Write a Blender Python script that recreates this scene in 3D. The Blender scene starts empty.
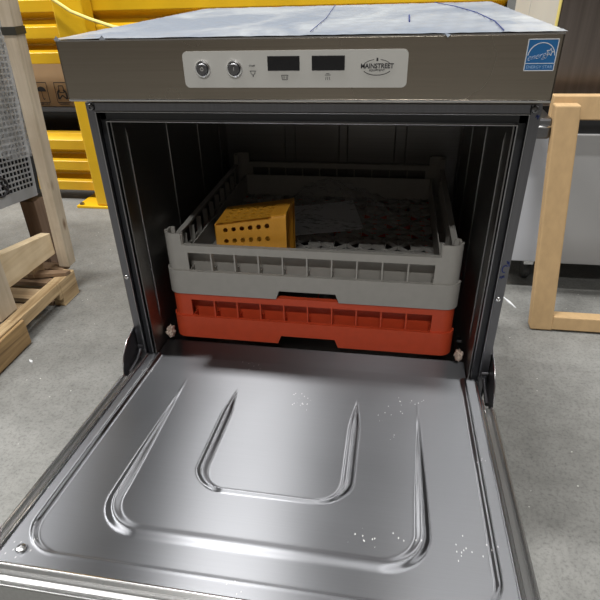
import bpy, bmesh, math, random
import numpy as np
from mathutils import Vector, Matrix
random.seed(4)
S = bpy.context.scene
COL = S.collection
R = math.radians

# ------------------------------------------------------------------ camera, world, light, exposure
cam_d = bpy.data.cameras.new('camera'); cam = bpy.data.objects.new('camera', cam_d); COL.objects.link(cam)
cam.location = (.1248, -.7453, .912); cam.rotation_euler = (1.0085, .0301, .1745)
cam_d.sensor_width = 36; cam_d.lens = 545.29/600*36
cam_d.shift_x = (300-290.64)/600; cam_d.shift_y = (316.36-300)/600
cam_d.clip_start = .02; cam_d.clip_end = 60
S.camera = cam

w = bpy.data.worlds.new('world'); S.world = w; w.use_nodes = True
w.node_tree.nodes['Background'].inputs['Color'].default_value = (.80, .86, 1, 1)
w.node_tree.nodes['Background'].inputs['Strength'].default_value = .25

S.view_settings.view_transform = 'Standard'; S.view_settings.look = 'None'
S.view_settings.gamma = 1; S.view_settings.exposure = 0.6; S.view_settings.use_curve_mapping = False
CEIL = 5.4
LIGHTS = [  # x, y, size x, size y, watts  (the hall's overhead fixtures)
    (-1.15, -.16, 1.05, .30, 135),
    (1.5, -.16, 2.0, .30, 90),
    (-3.65, -.16, 1.4, .30, 90),
    (-4.9, 1.3, 1.6, .30, 170),
    (4.2, 1.6, 1.4, .30, 60),
    (.2, -4.3, 1.6, .30, 115),
]
for i, (x, y, sx, sy, p) in enumerate(LIGHTS):
    l = bpy.data.lights.new('hall_light', 'AREA'); l.shape = 'RECTANGLE'; l.size = sx; l.size_y = sy; l.energy = p
    l.color = (1, .985, .95)
    o = bpy.data.objects.new('hall_light', l); o.location = (x, y, CEIL-.08); COL.objects.link(o)

# ------------------------------------------------------------------ materials
def new_mat(name):
    m = bpy.data.materials.new(name); m.use_nodes = True
    nt = m.node_tree; return m, nt, nt.nodes['Principled BSDF']
def N(nt, t, **k):
    n = nt.nodes.new(t)
    for a, b in k.items():
        if a in n.inputs: n.inputs[a].default_value = b
        else: setattr(n, a, b)
    return n
def c4(c): return (c[0], c[1], c[2], 1)
def ramp(nt, fac, stops):
    r = N(nt, 'ShaderNodeValToRGB'); e = r.color_ramp.elements
    while len(e) < len(stops): e.new(.5)
    for i, (p, c) in enumerate(stops): e[i].position = p; e[i].color = c4(c) if len(c) == 3 else c
    nt.links.new(fac, r.inputs[0]); return r.outputs[0]
def coords(nt, scale=(1, 1, 1), kind='Object'):
    t = N(nt, 'ShaderNodeTexCoord'); m = N(nt, 'ShaderNodeMapping'); m.inputs['Scale'].default_value = scale
    nt.links.new(t.outputs[kind], m.inputs[0]); return m.outputs[0]
def plain(name, c, rough=.5, metal=0, var=.08, scale=30, bump=0, spec=.5, sc3=(1, 1, 1)):
    m, nt, b = new_mat(name)
    n = N(nt, 'ShaderNodeTexNoise', Scale=scale, Detail=5.0); nt.links.new(coords(nt, sc3), n.inputs['Vector'])
    lo = tuple(max(0, q*(1-var)) for q in c); hi = tuple(min(1, q*(1+var)) for q in c)
    nt.links.new(ramp(nt, n.outputs[0], [(.3, lo), (.7, hi)]), b.inputs['Base Color'])
    b.inputs['Roughness'].default_value = rough; b.inputs['Metallic'].default_value = metal
    b.inputs['Specular IOR Level'].default_value = spec
    if bump:
        bp = N(nt, 'ShaderNodeBump', Strength=bump, Distance=.002); nt.links.new(n.outputs[0], bp.inputs['Height'])
        nt.links.new(bp.outputs[0], b.inputs['Normal'])
    return m
def steel(name, c=(.6, .6, .6), rough=.3, aniso=0, grain=(2, 300, 300), var=.1, bump=.05, specks=False):
    """brushed stainless: grain runs along the axis with the small scale; anisotropy uses the UV tangent"""
    m, nt, b = new_mat(name)
    n = N(nt, 'ShaderNodeTexNoise', Scale=1.0, Detail=4.0); nt.links.new(coords(nt, grain), n.inputs['Vector'])
    big = N(nt, 'ShaderNodeTexNoise', Scale=5.0, Detail=3.0); nt.links.new(coords(nt), big.inputs['Vector'])
    lo = tuple(q*(1-var) for q in c); hi = tuple(min(1, q*(1+var)) for q in c)
    col = ramp(nt, n.outputs[0], [(.3, lo), (.7, hi)])
    rr = N(nt, 'ShaderNodeMath', operation='MULTIPLY_ADD'); nt.links.new(big.outputs[0], rr.inputs[0])
    rr.inputs[1].default_value = .12; rr.inputs[2].default_value = rough-.06
    rough_out = rr.outputs[0]
    b.inputs['Metallic'].default_value = 1
    if specks:   # dried splashes and dust, thicker towards the left hinge
        v = N(nt, 'ShaderNodeTexVoronoi', Scale=230.0); nt.links.new(coords(nt, (1, .45, 1)), v.inputs['Vector'])
        lt = N(nt, 'ShaderNodeMath', operation='LESS_THAN'); lt.inputs[1].default_value = .15; nt.links.new(v.outputs['Distance'], lt.inputs[0])
        mk = N(nt, 'ShaderNodeTexNoise', Scale=9.0, Detail=2.0); nt.links.new(coords(nt), mk.inputs['Vector'])
        gt = N(nt, 'ShaderNodeMath', operation='GREATER_THAN'); gt.inputs[1].default_value = .63; nt.links.new(mk.outputs[0], gt.inputs[0])
        an = N(nt, 'ShaderNodeMath', operation='MULTIPLY'); nt.links.new(lt.outputs[0], an.inputs[0]); nt.links.new(gt.outputs[0], an.inputs[1])
        mx = N(nt, 'ShaderNodeMix', data_type='RGBA'); nt.links.new(an.outputs[0], mx.inputs[0]); nt.links.new(col, mx.inputs[6])
        mx.inputs[7].default_value = (.5, .5, .5, 1); col = mx.outputs[2]
        iv = N(nt, 'ShaderNodeMath', operation='SUBTRACT'); iv.inputs[0].default_value = 1; nt.links.new(an.outputs[0], iv.inputs[1])
        nt.links.new(iv.outputs[0], b.inputs['Metallic'])
    nt.links.new(col, b.inputs['Base Color']); nt.links.new(rough_out, b.inputs['Roughness'])
    if bump:
        bp = N(nt, 'ShaderNodeBump', Strength=bump, Distance=.0005); nt.links.new(n.outputs[0], bp.inputs['Height'])
        nt.links.new(bp.outputs[0], b.inputs['Normal'])
    if aniso:
        b.inputs['Anisotropic'].default_value = aniso
        t = N(nt, 'ShaderNodeTangent', direction_type='UV_MAP'); t.uv_map = 'UVMap'
        nt.links.new(t.outputs[0], b.inputs['Tangent'])
    return m
def wood(name, c1, c2, axis='y', rough=.75, knots=True):
    m, nt, b = new_mat(name)
    sc = {'x': (3, 45, 45), 'y': (45, 3, 45), 'z': (45, 45, 3)}[axis]
    n = N(nt, 'ShaderNodeTexNoise', Scale=1.0, Detail=6.0, Distortion=.6); nt.links.new(coords(nt, sc), n.inputs['Vector'])
    g = N(nt, 'ShaderNodeTexNoise', Scale=9.0, Detail=4.0); nt.links.new(coords(nt), g.inputs['Vector'])
    a = ramp(nt, n.outputs[0], [(.3, c1), (.68, c2)])
    d = ramp(nt, g.outputs[0], [(.35, (.72, .68, .62)), (.6, (1, 1, 1))])
    mx = N(nt, 'ShaderNodeMix', data_type='RGBA', blend_type='MULTIPLY'); mx.inputs[0].default_value = .55
    nt.links.new(a, mx.inputs[6]); nt.links.new(d, mx.inputs[7])
    out = mx.outputs[2]
    if knots:
        v = N(nt, 'ShaderNodeTexVoronoi', Scale=1.0)
        ks = {'x': (5, 12, 12), 'y': (12, 5, 12), 'z': (12, 12, 5)}[axis]
        nt.links.new(coords(nt, ks), v.inputs['Vector'])
        k = ramp(nt, v.outputs['Distance'], [(.05, (.28, .17, .09)), (.13, (1, 1, 1))])
        m2 = N(nt, 'ShaderNodeMix', data_type='RGBA', blend_type='MULTIPLY'); m2.inputs[0].default_value = .8
        nt.links.new(out, m2.inputs[6]); nt.links.new(k, m2.inputs[7]); out = m2.outputs[2]
    nt.links.new(out, b.inputs['Base Color']); b.inputs['Roughness'].default_value = rough
    bp = N(nt, 'ShaderNodeBump', Strength=.35, Distance=.002); nt.links.new(n.outputs[0], bp.inputs['Height'])
    nt.links.new(bp.outputs[0], b.inputs['Normal'])
    return m
def concrete():
    m, nt, b = new_mat('concrete')
    big = N(nt, 'ShaderNodeTexNoise', Scale=1.6, Detail=5.0); nt.links.new(coords(nt), big.inputs['Vector'])
    fine = N(nt, 'ShaderNodeTexNoise', Scale=120.0, Detail=6.0, Roughness=.8); nt.links.new(coords(nt), fine.inputs['Vector'])
    med = N(nt, 'ShaderNodeTexNoise', Scale=22.0, Detail=6.0); nt.links.new(coords(nt), med.inputs['Vector'])
    a = ramp(nt, big.outputs[0], [(.35, (.20, .20, .19)), (.65, (.26, .26, .25))])
    f = ramp(nt, fine.outputs[0], [(.36, (.45, .45, .45)), (.5, (.92, .92, .92)), (.62, (1.0, 1.0, 1.0))])
    g = ramp(nt, med.outputs[0], [(.35, (.82, .82, .82)), (.6, (1, 1, 1))])
    m1 = N(nt, 'ShaderNodeMix', data_type='RGBA', blend_type='MULTIPLY'); m1.inputs[0].default_value = .75
    m2 = N(nt, 'ShaderNodeMix', data_type='RGBA', blend_type='MULTIPLY'); m2.inputs[0].default_value = .8
    nt.links.new(a, m1.inputs[6]); nt.links.new(f, m1.inputs[7]); nt.links.new(m1.outputs[2], m2.inputs[6]); nt.links.new(g, m2.inputs[7])
    # small pale chips of dust
    v = N(nt, 'ShaderNodeTexVoronoi', Scale=26.0); nt.links.new(coords(nt), v.inputs['Vector'])
    k = N(nt, 'ShaderNodeMath', operation='LESS_THAN'); k.inputs[1].default_value = .045; nt.links.new(v.outputs['Distance'], k.inputs[0])
    m3 = N(nt, 'ShaderNodeMix', data_type='RGBA'); nt.links.new(k.outputs[0], m3.inputs[0]); nt.links.new(m2.outputs[2], m3.inputs[6]); m3.inputs[7].default_value = (.62, .62, .58, 1)
    nt.links.new(m3.outputs[2], b.inputs['Base Color'])
    b.inputs['Roughness'].default_value = .62
    bp = N(nt, 'ShaderNodeBump', Strength=.15, Distance=.002); nt.links.new(fine.outputs[0], bp.inputs['Height']); nt.links.new(bp.outputs[0], b.inputs['Normal'])
    return m

M = {}
M['concrete'] = concrete()
M['door_steel'] = steel('door_steel', (.195, .20, .215), .375, 1.0, (5, 500, 500), .02, 0, specks=True)
M['hood_steel'] = steel('hood_steel', (.33, .29, .24), .28, .6, (4, 400, 400), .05, .01)
M['frame_steel'] = steel('frame_steel', (.18, .18, .195), .32, 0, (300, 300, 3), .06, .02)
M['inner_steel'] = steel('inner_steel', (.27, .265, .26), .38, 0, (3, 300, 300), .08, .02)
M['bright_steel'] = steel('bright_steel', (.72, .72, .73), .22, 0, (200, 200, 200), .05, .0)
M['lip_steel'] = steel('lip_steel', (.36, .36, .37), .3, 0, (200, 200, 200), .05, .0)
M['rail_steel'] = steel('rail_steel', (.40, .40, .40), .36, 0, (300, 3, 300), .06, .0)
M['dark_steel'] = steel('dark_steel', (.20, .20, .21), .35, 0, (200, 200, 200), .05, .0)
M['rubber'] = plain('rubber', (.025, .026, .03), .38)
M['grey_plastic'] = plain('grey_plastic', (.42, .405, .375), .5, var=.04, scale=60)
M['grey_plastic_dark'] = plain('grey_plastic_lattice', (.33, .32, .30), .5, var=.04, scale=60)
M['red_plastic'] = plain('red_plastic', (.68, .085, .03), .42, var=.05, scale=60)
M['yellow_plastic'] = plain('yellow_plastic', (.68, .32, .03), .45, var=.05, scale=60)
M['plate'] = plain('plate', (.60, .59, .56), .45, var=.02)
M['black'] = plain('black', (.012, .012, .014), .25, var=.02)
M['ink'] = plain('ink', (.03, .03, .035), .6, var=.02)
M['yellow_paint'] = plain('yellow_paint', (.72, .43, .012), .35, var=.08, scale=7)
M['cardboard'] = plain('cardboard', (.40, .27, .15), .8, var=.06, scale=12, bump=.1)
M['edge_card'] = plain('edge_cardboard', (.50, .335, .17), .75, var=.06, scale=60, bump=.25, sc3=(1, 1, .5))
M['pine'] = wood('pine_light', (.62, .48, .30), (.78, .64, .44), 'y')
M['pine_z'] = wood('pine_upright', (.48, .40, .30), (.66, .57, .45), 'z')
M['pine_x'] = wood('pine_cross', (.26, .17, .09), (.56, .42, .26), 'x')
M['old_wood'] = wood('old_wood', (.12, .065, .03), (.50, .33, .15), 'y')
M['weathered'] = wood('weathered_pine', (.26, .17, .08), (.72, .54, .32), 'y')
M['dark_wood'] = wood('dark_wood', (.14, .085, .055), (.24, .16, .11), 'z')
M['brown_wood'] = wood('brown_wood', (.16, .10, .06), (.30, .20, .12), 'x')
M['white_paint'] = plain('white_paint', (.62, .61, .57), .5, var=.03, scale=4)
M['grey_door'] = plain('grey_door', (.34, .34, .345), .35, var=.03, scale=3)
M['pale_panel'] = plain('pale_panel', (.56, .58, .63), .38, var=.03, scale=4)
M['grey_panel'] = steel('grey_panel', (.42, .42, .42), .42, 0, (3, 120, 120), .05, .01)
M['brown_steel'] = steel('brown_steel', (.30, .26, .24), .33, 0, (90, 90, 2), .14, .01)
M['grille_paint'] = plain('grille_paint', (.36, .37, .39), .45, var=.04)
M['blue'] = plain('sticker_blue', (.02, .16, .42), .4, var=.03)
M['white'] = plain('white', (.75, .77, .80), .5, var=.02)
M['pale_blue'] = plain('pale_blue', (.35, .55, .80), .5, var=.02)
M['marker'] = plain('marker_blue', (.015, .03, .16), .5, var=.02)
M['paper'] = plain('paper', (.50, .51, .53), .7, var=.05, scale=20)
M['tissue'] = plain('tissue', (.62, .50, .42), .8, var=.2, scale=60, bump=.4)
M['wall'] = plain('wall_paint', (.36, .36, .35), .8, var=.03, scale=2)
M['wall_dark'] = plain('wall_dark', (.10, .085, .07), .8, var=.1, scale=2)
M['ceiling'] = plain('ceiling_paint', (.22, .23, .25), .8, var=.05, scale=2)
M['caster'] = plain('caster', (.05, .05, .05), .5)
M['strap'] = plain('strap', (.04, .038, .03), .4)
M['cord'] = plain('cord', (.80, .68, .22), .5)

def film_mat():
    m, nt, b = new_mat('protective_film')
    n = N(nt, 'ShaderNodeTexNoise', Scale=6.0, Detail=6.0, Distortion=1.5); nt.links.new(coords(nt, (1, .5, 1)), n.inputs['Vector'])
    f = N(nt, 'ShaderNodeTexNoise', Scale=60.0, Detail=4.0); nt.links.new(coords(nt, (1, .35, 1)), f.inputs['Vector'])
    nt.links.new(ramp(nt, n.outputs[0], [(.38, (.36, .41, .50)), (.5, (.46, .50, .57)), (.64, (.60, .64, .69))]), b.inputs['Base Color'])
    b.inputs['Roughness'].default_value = .32; b.inputs['Coat Weight'].default_value = .4; b.inputs['Coat Roughness'].default_value = .12
    b.inputs['Metallic'].default_value = .25
    ad = N(nt, 'ShaderNodeMath', operation='ADD'); nt.links.new(n.outputs[0], ad.inputs[0]); nt.links.new(f.outputs[0], ad.inputs[1])
    bp = N(nt, 'ShaderNodeBump', Strength=.5, Distance=.003); nt.links.new(ad.outputs[0], bp.inputs['Height']); nt.links.new(bp.outputs[0], b.inputs['Normal'])
    return m
M['film'] = film_mat()
def clear_mat(name, tint=(1, 1, 1), a=.25, bump=.6, sc=18, rough=.08):
    m, nt, b = new_mat(name)
    n = N(nt, 'ShaderNodeTexNoise', Scale=sc, Detail=5.0, Distortion=1.0); nt.links.new(coords(nt), n.inputs['Vector'])
    b.inputs['Base Color'].default_value = c4(tint); b.inputs['Roughness'].default_value = rough
    b.inputs['Alpha'].default_value = a; b.inputs['Specular IOR Level'].default_value = .9
    bp = N(nt, 'ShaderNodeBump', Strength=bump, Distance=.01); nt.links.new(n.outputs[0], bp.inputs['Height']); nt.links.new(bp.outputs[0], b.inputs['Normal'])
    return m
M['wrap'] = clear_mat('stretch_wrap', (.85, .87, .90), .32, 1.0, 24, .15)
M['bag'] = clear_mat('clear_bag', (.6, .6, .62), .14, .8, 30, .05)

# ------------------------------------------------------------------ mesh helpers
class MB:
    def __init__(s): s.v = []; s.f = []
    def add(s, vs, fs):
        k = len(s.v); s.v += [tuple(v) for v in vs]; s.f += [tuple(i+k for i in f) for f in fs]; return s
    def box(s, x0, x1, y0, y1, z0, z1, mat=None):
        vs = [Vector(p) for p in ((x0,y0,z0),(x1,y0,z0),(x1,y1,z0),(x0,y1,z0),(x0,y0,z1),(x1,y0,z1),(x1,y1,z1),(x0,y1,z1))]
        if mat: vs = [mat @ v for v in vs]
        return s.add(vs, [(0,3,2,1),(4,5,6,7),(0,1,5,4),(1,2,6,5),(2,3,7,6),(3,0,4,7)])
    def hexa(s, p):   # eight corners, bottom four then top four
        return s.add(p, [(0,3,2,1),(4,5,6,7),(0,1,5,4),(1,2,6,5),(2,3,7,6),(3,0,4,7)])
    def prism(s, poly, a, b, axis='z'):
        """poly: 2-D outline; extruded between a and b along axis"""
        def P(u, v, t): return {'z': (u, v, t), 'y': (u, t, v), 'x': (t, u, v)}[axis]
        n = len(poly); vs = [P(u, v, a) for u, v in poly]+[P(u, v, b) for u, v in poly]
        return s.add(vs, [tuple(range(n))[::-1], tuple(range(n, 2*n))]+[(i, (i+1) % n, n+(i+1) % n, n+i) for i in range(n)])
    def tube(s, pts, r, n=10, caps=True):
        pts = [Vector(p) for p in pts]; k0 = len(s.v); up = None
        for i, p in enumerate(pts):
            t = (pts[min(i+1, len(pts)-1)]-pts[max(i-1, 0)]).normalized()
            if up is None: up = t.orthogonal().normalized()
            up = (up-t*up.dot(t)).normalized(); sd = t.cross(up)
            rr = r[i] if isinstance(r, (list, tuple)) else r
            for j in range(n):
                a = 2*math.pi*j/n; s.v.append(tuple(p+(up*math.cos(a)+sd*math.sin(a))*rr))
        for i in range(len(pts)-1):
            for j in range(n):
                a = k0+i*n+j; b = k0+i*n+(j+1) % n; s.f.append((a, b, b+n, a+n))
        if caps:
            s.f.append(tuple(range(k0, k0+n))[::-1]); e = k0+(len(pts)-1)*n; s.f.append(tuple(range(e, e+n)))
        return s
    def lathe(s, prof, c=(0, 0, 0), axis=(0, 0, 1), n=32):
        ax = Vector(axis).normalized(); u = ax.orthogonal().normalized(); v = ax.cross(u); c = Vector(c); k0 = len(s.v)
        for r, h in prof:
            for j in range(n):
                a = 2*math.pi*j/n; s.v.append(tuple(c+ax*h+(u*math.cos(a)+v*math.sin(a))*max(r, 1e-5)))
        for i in range(len(prof)-1):
            for j in range(n):
                a = k0+i*n+j; b = k0+i*n+(j+1) % n; s.f.append((a, b, b+n, a+n))
        return s
    def build(s, name, mat, parent=None, smooth=False, bevel=0, uvaxis=None, seg=2):
        me = bpy.data.meshes.new(name); me.from_pydata(s.v, [], s.f); me.update()
        bm = bmesh.new(); bm.from_mesh(me); bmesh.ops.recalc_face_normals(bm, faces=bm.faces); bm.to_mesh(me); bm.free()
        me.materials.append(mat)
        if uvaxis:
            uv = me.uv_layers.new(name='UVMap'); a, b = ['xyz'.index(q) for q in uvaxis]
            vi = np.zeros(len(me.loops), dtype=np.int32); me.loops.foreach_get('vertex_index', vi)
            co = np.zeros(len(me.vertices)*3, dtype=np.float32); me.vertices.foreach_get('co', co); co = co.reshape(-1, 3)[vi]
            uv.data.foreach_set('uv', np.stack([co[:, a], co[:, b]], 1).ravel())
        if smooth:
            me.polygons.foreach_set('use_smooth', [True]*len(me.polygons))
            try: me.set_sharp_from_angle(angle=R(38))
            except Exception: pass
        o = bpy.data.objects.new(name, me); COL.objects.link(o)
        if parent: o.parent = parent
        if bevel:
            m = o.modifiers.new('bevel', 'BEVEL'); m.width = bevel; m.segments = seg; m.limit_method = 'ANGLE'; m.angle_limit = R(35)
        return o
def rrect(x0, x1, y0, y1, r, n=6):
    out = []
    for cx, cy, a in ((x1-r, y1-r, 0), (x0+r, y1-r, 90), (x0+r, y0+r, 180), (x1-r, y0+r, 270)):
        for i in range(n+1):
            t = R(a+90*i/n); out.append((cx+r*math.cos(t), cy+r*math.sin(t)))
    return out
def ring_wall(mb, outer, inner, z0, z1, P=None):
    """closed band between two outlines with the same number of points"""
    n = len(outer); vs = [(u, v, z0) for u, v in outer]+[(u, v, z0) for u, v in inner]+[(u, v, z1) for u, v in outer]+[(u, v, z1) for u, v in inner]
    fs = []
    for i in range(n):
        j = (i+1) % n
        fs += [(i, j, 2*n+j, 2*n+i), (n+j, n+i, 3*n+i, 3*n+j), (2*n+i, 2*n+j, 3*n+j, 3*n+i), (j, i, n+i, n+j)]
    if P: vs = [P(*v) for v in vs]
    mb.add(vs, fs); return mb
def empty(name, label, cat, loc=(0, 0, 0), rot=(0, 0, 0), group=None):
    o = bpy.data.objects.new(name, None); o.location = loc; o.rotation_euler = rot; o.empty_display_size = .05; COL.objects.link(o)
    return tag(o, label, cat, group)
def tag(o, label=None, cat=None, group=None):
    if label: o['label'] = label
    if cat: o['category'] = cat
    if group: o['group'] = group
    return o
def struct(o): o['kind'] = 'structure'; return o
def text(name, s, size, mat, parent, loc, rot=(R(90), 0, 0), extrude=.0002, align='CENTER', shear=0, squeeze=1, bold=0):
    c = bpy.data.curves.new(name, 'FONT'); c.body = s; c.size = size; c.align_x = align; c.align_y = 'CENTER'; c.extrude = extrude; c.shear = shear; c.offset = bold
    t = bpy.data.objects.new(name, c); COL.objects.link(t)
    me = bpy.data.meshes.new_from_object(t.evaluated_get(bpy.context.evaluated_depsgraph_get())) if False else None
    bpy.context.view_layer.update()
    me = bpy.data.meshes.new_from_object(t); bpy.data.objects.remove(t)
    me.materials.clear(); me.materials.append(mat)
    o = bpy.data.objects.new(name, me); COL.objects.link(o); o.parent = parent; o.location = loc; o.rotation_euler = rot; o.scale = (squeeze, 1, 1)
    return o

# ------------------------------------------------------------------ the hall
struct(MB().box(-7, 7, -6, 8, -.1, 0).build('floor', M['concrete']))
struct(MB().box(-7, 7, -6, 8, CEIL, CEIL+.1).build('ceiling', M['ceiling']))
struct(MB().box(-7, 7, 8, 8.1, 0, CEIL).build('wall_back', M['wall']))
struct(MB().box(-7, 7, -6.1, -6, 0, CEIL).build('wall_front', M['wall_dark']))
struct(MB().box(-7.1, -7, -6, 8, 0, CEIL).build('wall_left', M['wall']))
struct(MB().box(7, 7.1, -6, 8, 0, CEIL).build('wall_right', M['wall']))

# ------------------------------------------------------------------ the dishwasher
W2 = .302; OX = .281; OZ0, OZ1 = .335, .7415; BACK = .572
dw = empty('dishwasher', 'stainless steel undercounter dishwasher standing open with two racks inside', 'dishwasher')
# body: open-fronted shell with the pierced front frame
b = MB()
b.box(-W2, -W2+.004, 0, BACK, .10, .775); b.box(W2-.004, W2, 0, BACK, .10, .775)
b.box(-W2, W2, BACK-.004, BACK, .10, .775); b.box(-W2+.004, W2-.004, .0, BACK-.004, .10, .104)
b.box(-W2, W2, 0, .012, .10, OZ0-.012)
b.build('body', M['frame_steel'], dw, bevel=.0008)
f = MB()   # front flanges round the opening
f.box(-W2, -.289, -.006, .006, OZ0-.012, .768); f.box(.289, W2, -.006, .006, OZ0-.012, .768)
f.box(-.289, .289, -.006, .006, .7555, .768)
f.build('front_frame', M['frame_steel'], dw, bevel=.0012)
c = MB()   # recessed channel and lip
for sgn in (-1, 1):
    xs = sorted((sgn*.289, sgn*.2785)); c.box(xs[0], xs[1], .004, .010, OZ0-.005, .7555)
c.box(-.289, .289, .004, .010, .742, .7555)
c.build('gasket_channel', M['rubber'], dw, bevel=.001)
l = MB()
for sgn in (-1, 1):
    l.tube([(sgn*.2775, -.001, OZ0), (sgn*.2775, -.001, OZ1)], .0011, 8)
    l.tube([(sgn*.2885, -.0065, OZ0-.01), (sgn*.2885, -.0065, .7555)], .0008, 8)
l.tube([(-.2775, -.001, OZ1), (.2775, -.001, OZ1)], .0011, 8); l.tube([(-.2885, -.0065, .7555), (.2885, -.0065, .7555)], .0008, 8)
l.build('opening_lip', M['lip_steel'], dw, smooth=True)
# wash chamber liner with pressed vertical beads
ch = MB(); cx = .274; cb = .563
ch.box(-cx-.002, -cx, .006, cb, OZ0-.03, OZ1); ch.box(cx, cx+.002, .006, cb, OZ0-.03, OZ1)
ch.box(-cx, cx, cb, cb+.002, OZ0-.03, OZ1); ch.box(-cx, cx, .006, cb, OZ1, OZ1+.002)
ch.box(-cx, cx, .012, cb, OZ0-.032, OZ0-.028)
for sgn in (-1, 1):
    for yb, zt in ((.045, .722), (.20, .70), (.36, .70), (.50, .70)):
        ch.tube([(sgn*cx, yb, .385), (sgn*(cx-.001), yb, .40), (sgn*(cx-.001), yb, zt-.01), (sgn*cx, yb, zt)], [.0004, .0014, .0014, .0004], 8)
for xb in (-.13, -.105, .0, .02, .13, .155):
    ch.tube([(xb, cb, .42), (xb, cb-.001, .44), (xb, cb-.001, .73)], [.0004, .0015, .0015], 8)
ch.build('wash_chamber', M['inner_steel'], dw)
for sgn in (-1, 1):   # rack runners low on both sides
    g = MB(); g.tube([(sgn*.262, .075, .3315), (sgn*.262, .55, .3315)], .0035, 8)
    g.box(min(sgn*.262, sgn*.275), max(sgn*.262, sgn*.275), .12, .13, .325, .331); g.box(min(sgn*.262, sgn*.275), max(sgn*.262, sgn*.275), .5, .51, .325, .331)
    g.build('rack_runner', M['dark_steel'], dw, smooth=True)
a = MB(); a.lathe([(.0, .34-.0), (.02, .34), (.02, .318), (.012, .31), (.012, .305)], (0, .31, 0), n=20); a.box(-.2, .2, .298, .322, .318, .326)
a.build('wash_arm', M['dark_steel'], dw, bevel=.002)
# control hood
h = MB(); HF = -.047
h.box(-.300, .300, HF, HF+.003, .7795, .8485)
h.box(-.300, -.297, HF, .0, .7795, .8485); h.box(.297, .300, HF, .0, .7795, .8485)
h.box(-.300, .300, HF, .002, .7765, .7798); h.box(-W2+.006, W2-.006, -.003, .01, .766, .7795)
h.box(-.300, -.297, 0, .578, .775, .8485); h.box(.297, .300, 0, .578, .775, .8485); h.box(-.3, .3, .575, .578, .775, .8485)
h.build('control_hood', M['hood_steel'], dw, bevel=.0012, uvaxis='zx')
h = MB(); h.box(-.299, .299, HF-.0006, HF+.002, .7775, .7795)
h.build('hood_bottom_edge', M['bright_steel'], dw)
t = MB(); nx, ny = 60, 60   # film-covered top, very slightly rumpled at the rim
vs = []
for j in range(ny+1):
    for i in range(nx+1):
        x = -.3015+.603*i/nx; y = HF-.001+(.579-HF)*j/ny
        e = min(i, nx-i, j, ny-j)
        z = .8505+(.0007*math.sin(i*1.7+j)+.0006*math.sin(i*.9-j*1.3) if e > 0 else random.uniform(-.0002, .0004))
        vs.append((x, y, z))
t.add(vs, [(j*(nx+1)+i, j*(nx+1)+i+1, (j+1)*(nx+1)+i+1, (j+1)*(nx+1)+i) for j in range(ny) for i in range(nx)])
o = t.build('top_film', M['film'], dw, smooth=True); o['label'] = 'bluish white protective film on the top'
MB().box(-.3, .3, HF, .578, .8475, .8492).build('top_panel', M['bright_steel'], dw)
ln = MB()  # creases and seams in the film
def flat_line(pts, z=.8520, r=.0007): ln.tube([(x, y, z) for x, y in pts], r, 5)
flat_line([(.236, -.045), (.243, .08), (.238, .25), (.22, .42), (.19, .575)])
flat_line([(.019, -.02), (.012, .2), (-.002, .4), (-.014, .575)], r=.0005)
ln.build('film_crease', M['marker'], dw)
ln = MB(); flat_line([(.136, .10), (.1365, .22)], r=.0011)
ln.build('marker_stroke', M['marker'], dw)
# little tears of film along the front edge
for x in (-.296, .176, -.235):
    tr = MB(); tr.add([(x-.004, HF-.0015, .849), (x+.004, HF-.0015, .849), (x+.001, HF-.004, .8545 if x < -.2 else .8462), (x-.003, HF-.003, .851)], [(0, 1, 2, 3)])
    tr.build('film_tear', M['film'], dw)

# face plate, buttons, displays, logo
ZC = .8145
P = MB(); pts = rrect(-.135, .136, ZC-.0205, ZC+.0205, .006)
n = len(pts); P.add([(u, HF-.0001, v) for u, v in pts]+[(u, HF-.0014, v) for u, v in pts], [tuple(range(n)), tuple(range(n, 2*n))]+[(i, (i+1) % n, n+(i+1) % n, n+i) for i in range(n)])
pl = P.build('control_plate', M['plate'], dw); pl['label'] = 'silver grey rounded control plate'
for x in (-.1100, -.0700):
    k = MB().lathe([(.0096, .0), (.0098, .0010), (.0093, .0024), (.0078, .0030), (.0070, .0020), (.0068, .0018)], (x, HF-.0014, ZC+.001), (0, -1, 0)).build('push_button', M['bright_steel'], dw, smooth=True)
    MB().lathe([(.0068, .0018), (.0066, .0042), (.0058, .0050), (.0001, .0052)], (x, HF-.0014, ZC+.001), (0, -1, 0)).build('button_cap', M['dark_steel'], k, smooth=True)
    text('button_symbol', 'O' if x < -.1 else 'I', .0055, M['plate'], k, (x, HF-.0067, ZC+.001))
for x in (-.0095, .044):
    d_ = MB().box(x-.0195, x+.0195, HF-.0019, HF-.001, ZC-.0015, ZC+.0145).build('display_window', M['black'], pl, bevel=.0003)
sy = MB()   # symbol under the first display: a small dish basket with bars; under the second: a shower rose
def strip(p0, p1, wd=.0006):
    a_ = Vector((p0[0], 0, p0[1])); b_ = Vector((p1[0], 0, p1[1])); t_ = (b_-a_).normalized(); q = Vector((-t_.z, 0, t_.x))*wd*.5
    vs = [a_+q, a_-q, b_-q, b_+q]
    sy.add([(v.x, HF-.0016, v.z) for v in vs]+[(v.x, HF-.00145, v.z) for v in vs], [(0,1,2,3), (4,7,6,5), (0,4,5,1), (1,5,6,2), (2,6,7,3), (3,7,4,0)])
def poly(ps, wd=.0006, close=False):
    for i in range(len(ps)-(0 if close else 1)): strip(ps[i], ps[(i+1) % len(ps)], wd)
zb = ZC-.0095
X=.003
poly([(-.0155+.003, zb+.003), (-.0145+.003, zb-.002), (-.0085+.003, zb-.002), (-.0075+.003, zb+.003)], close=True)
for k in range(3): strip((-.0105+.002*k, zb-.001), (-.0105+.002*k, zb+.002))
sy.build('rinse_symbol', M['ink'], pl); sy = MB()
poly([(.0400, zb+.003), (.0470, zb+.003)]); poly([(.0415, zb+.0045), (.0455, zb+.0045)])
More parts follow.
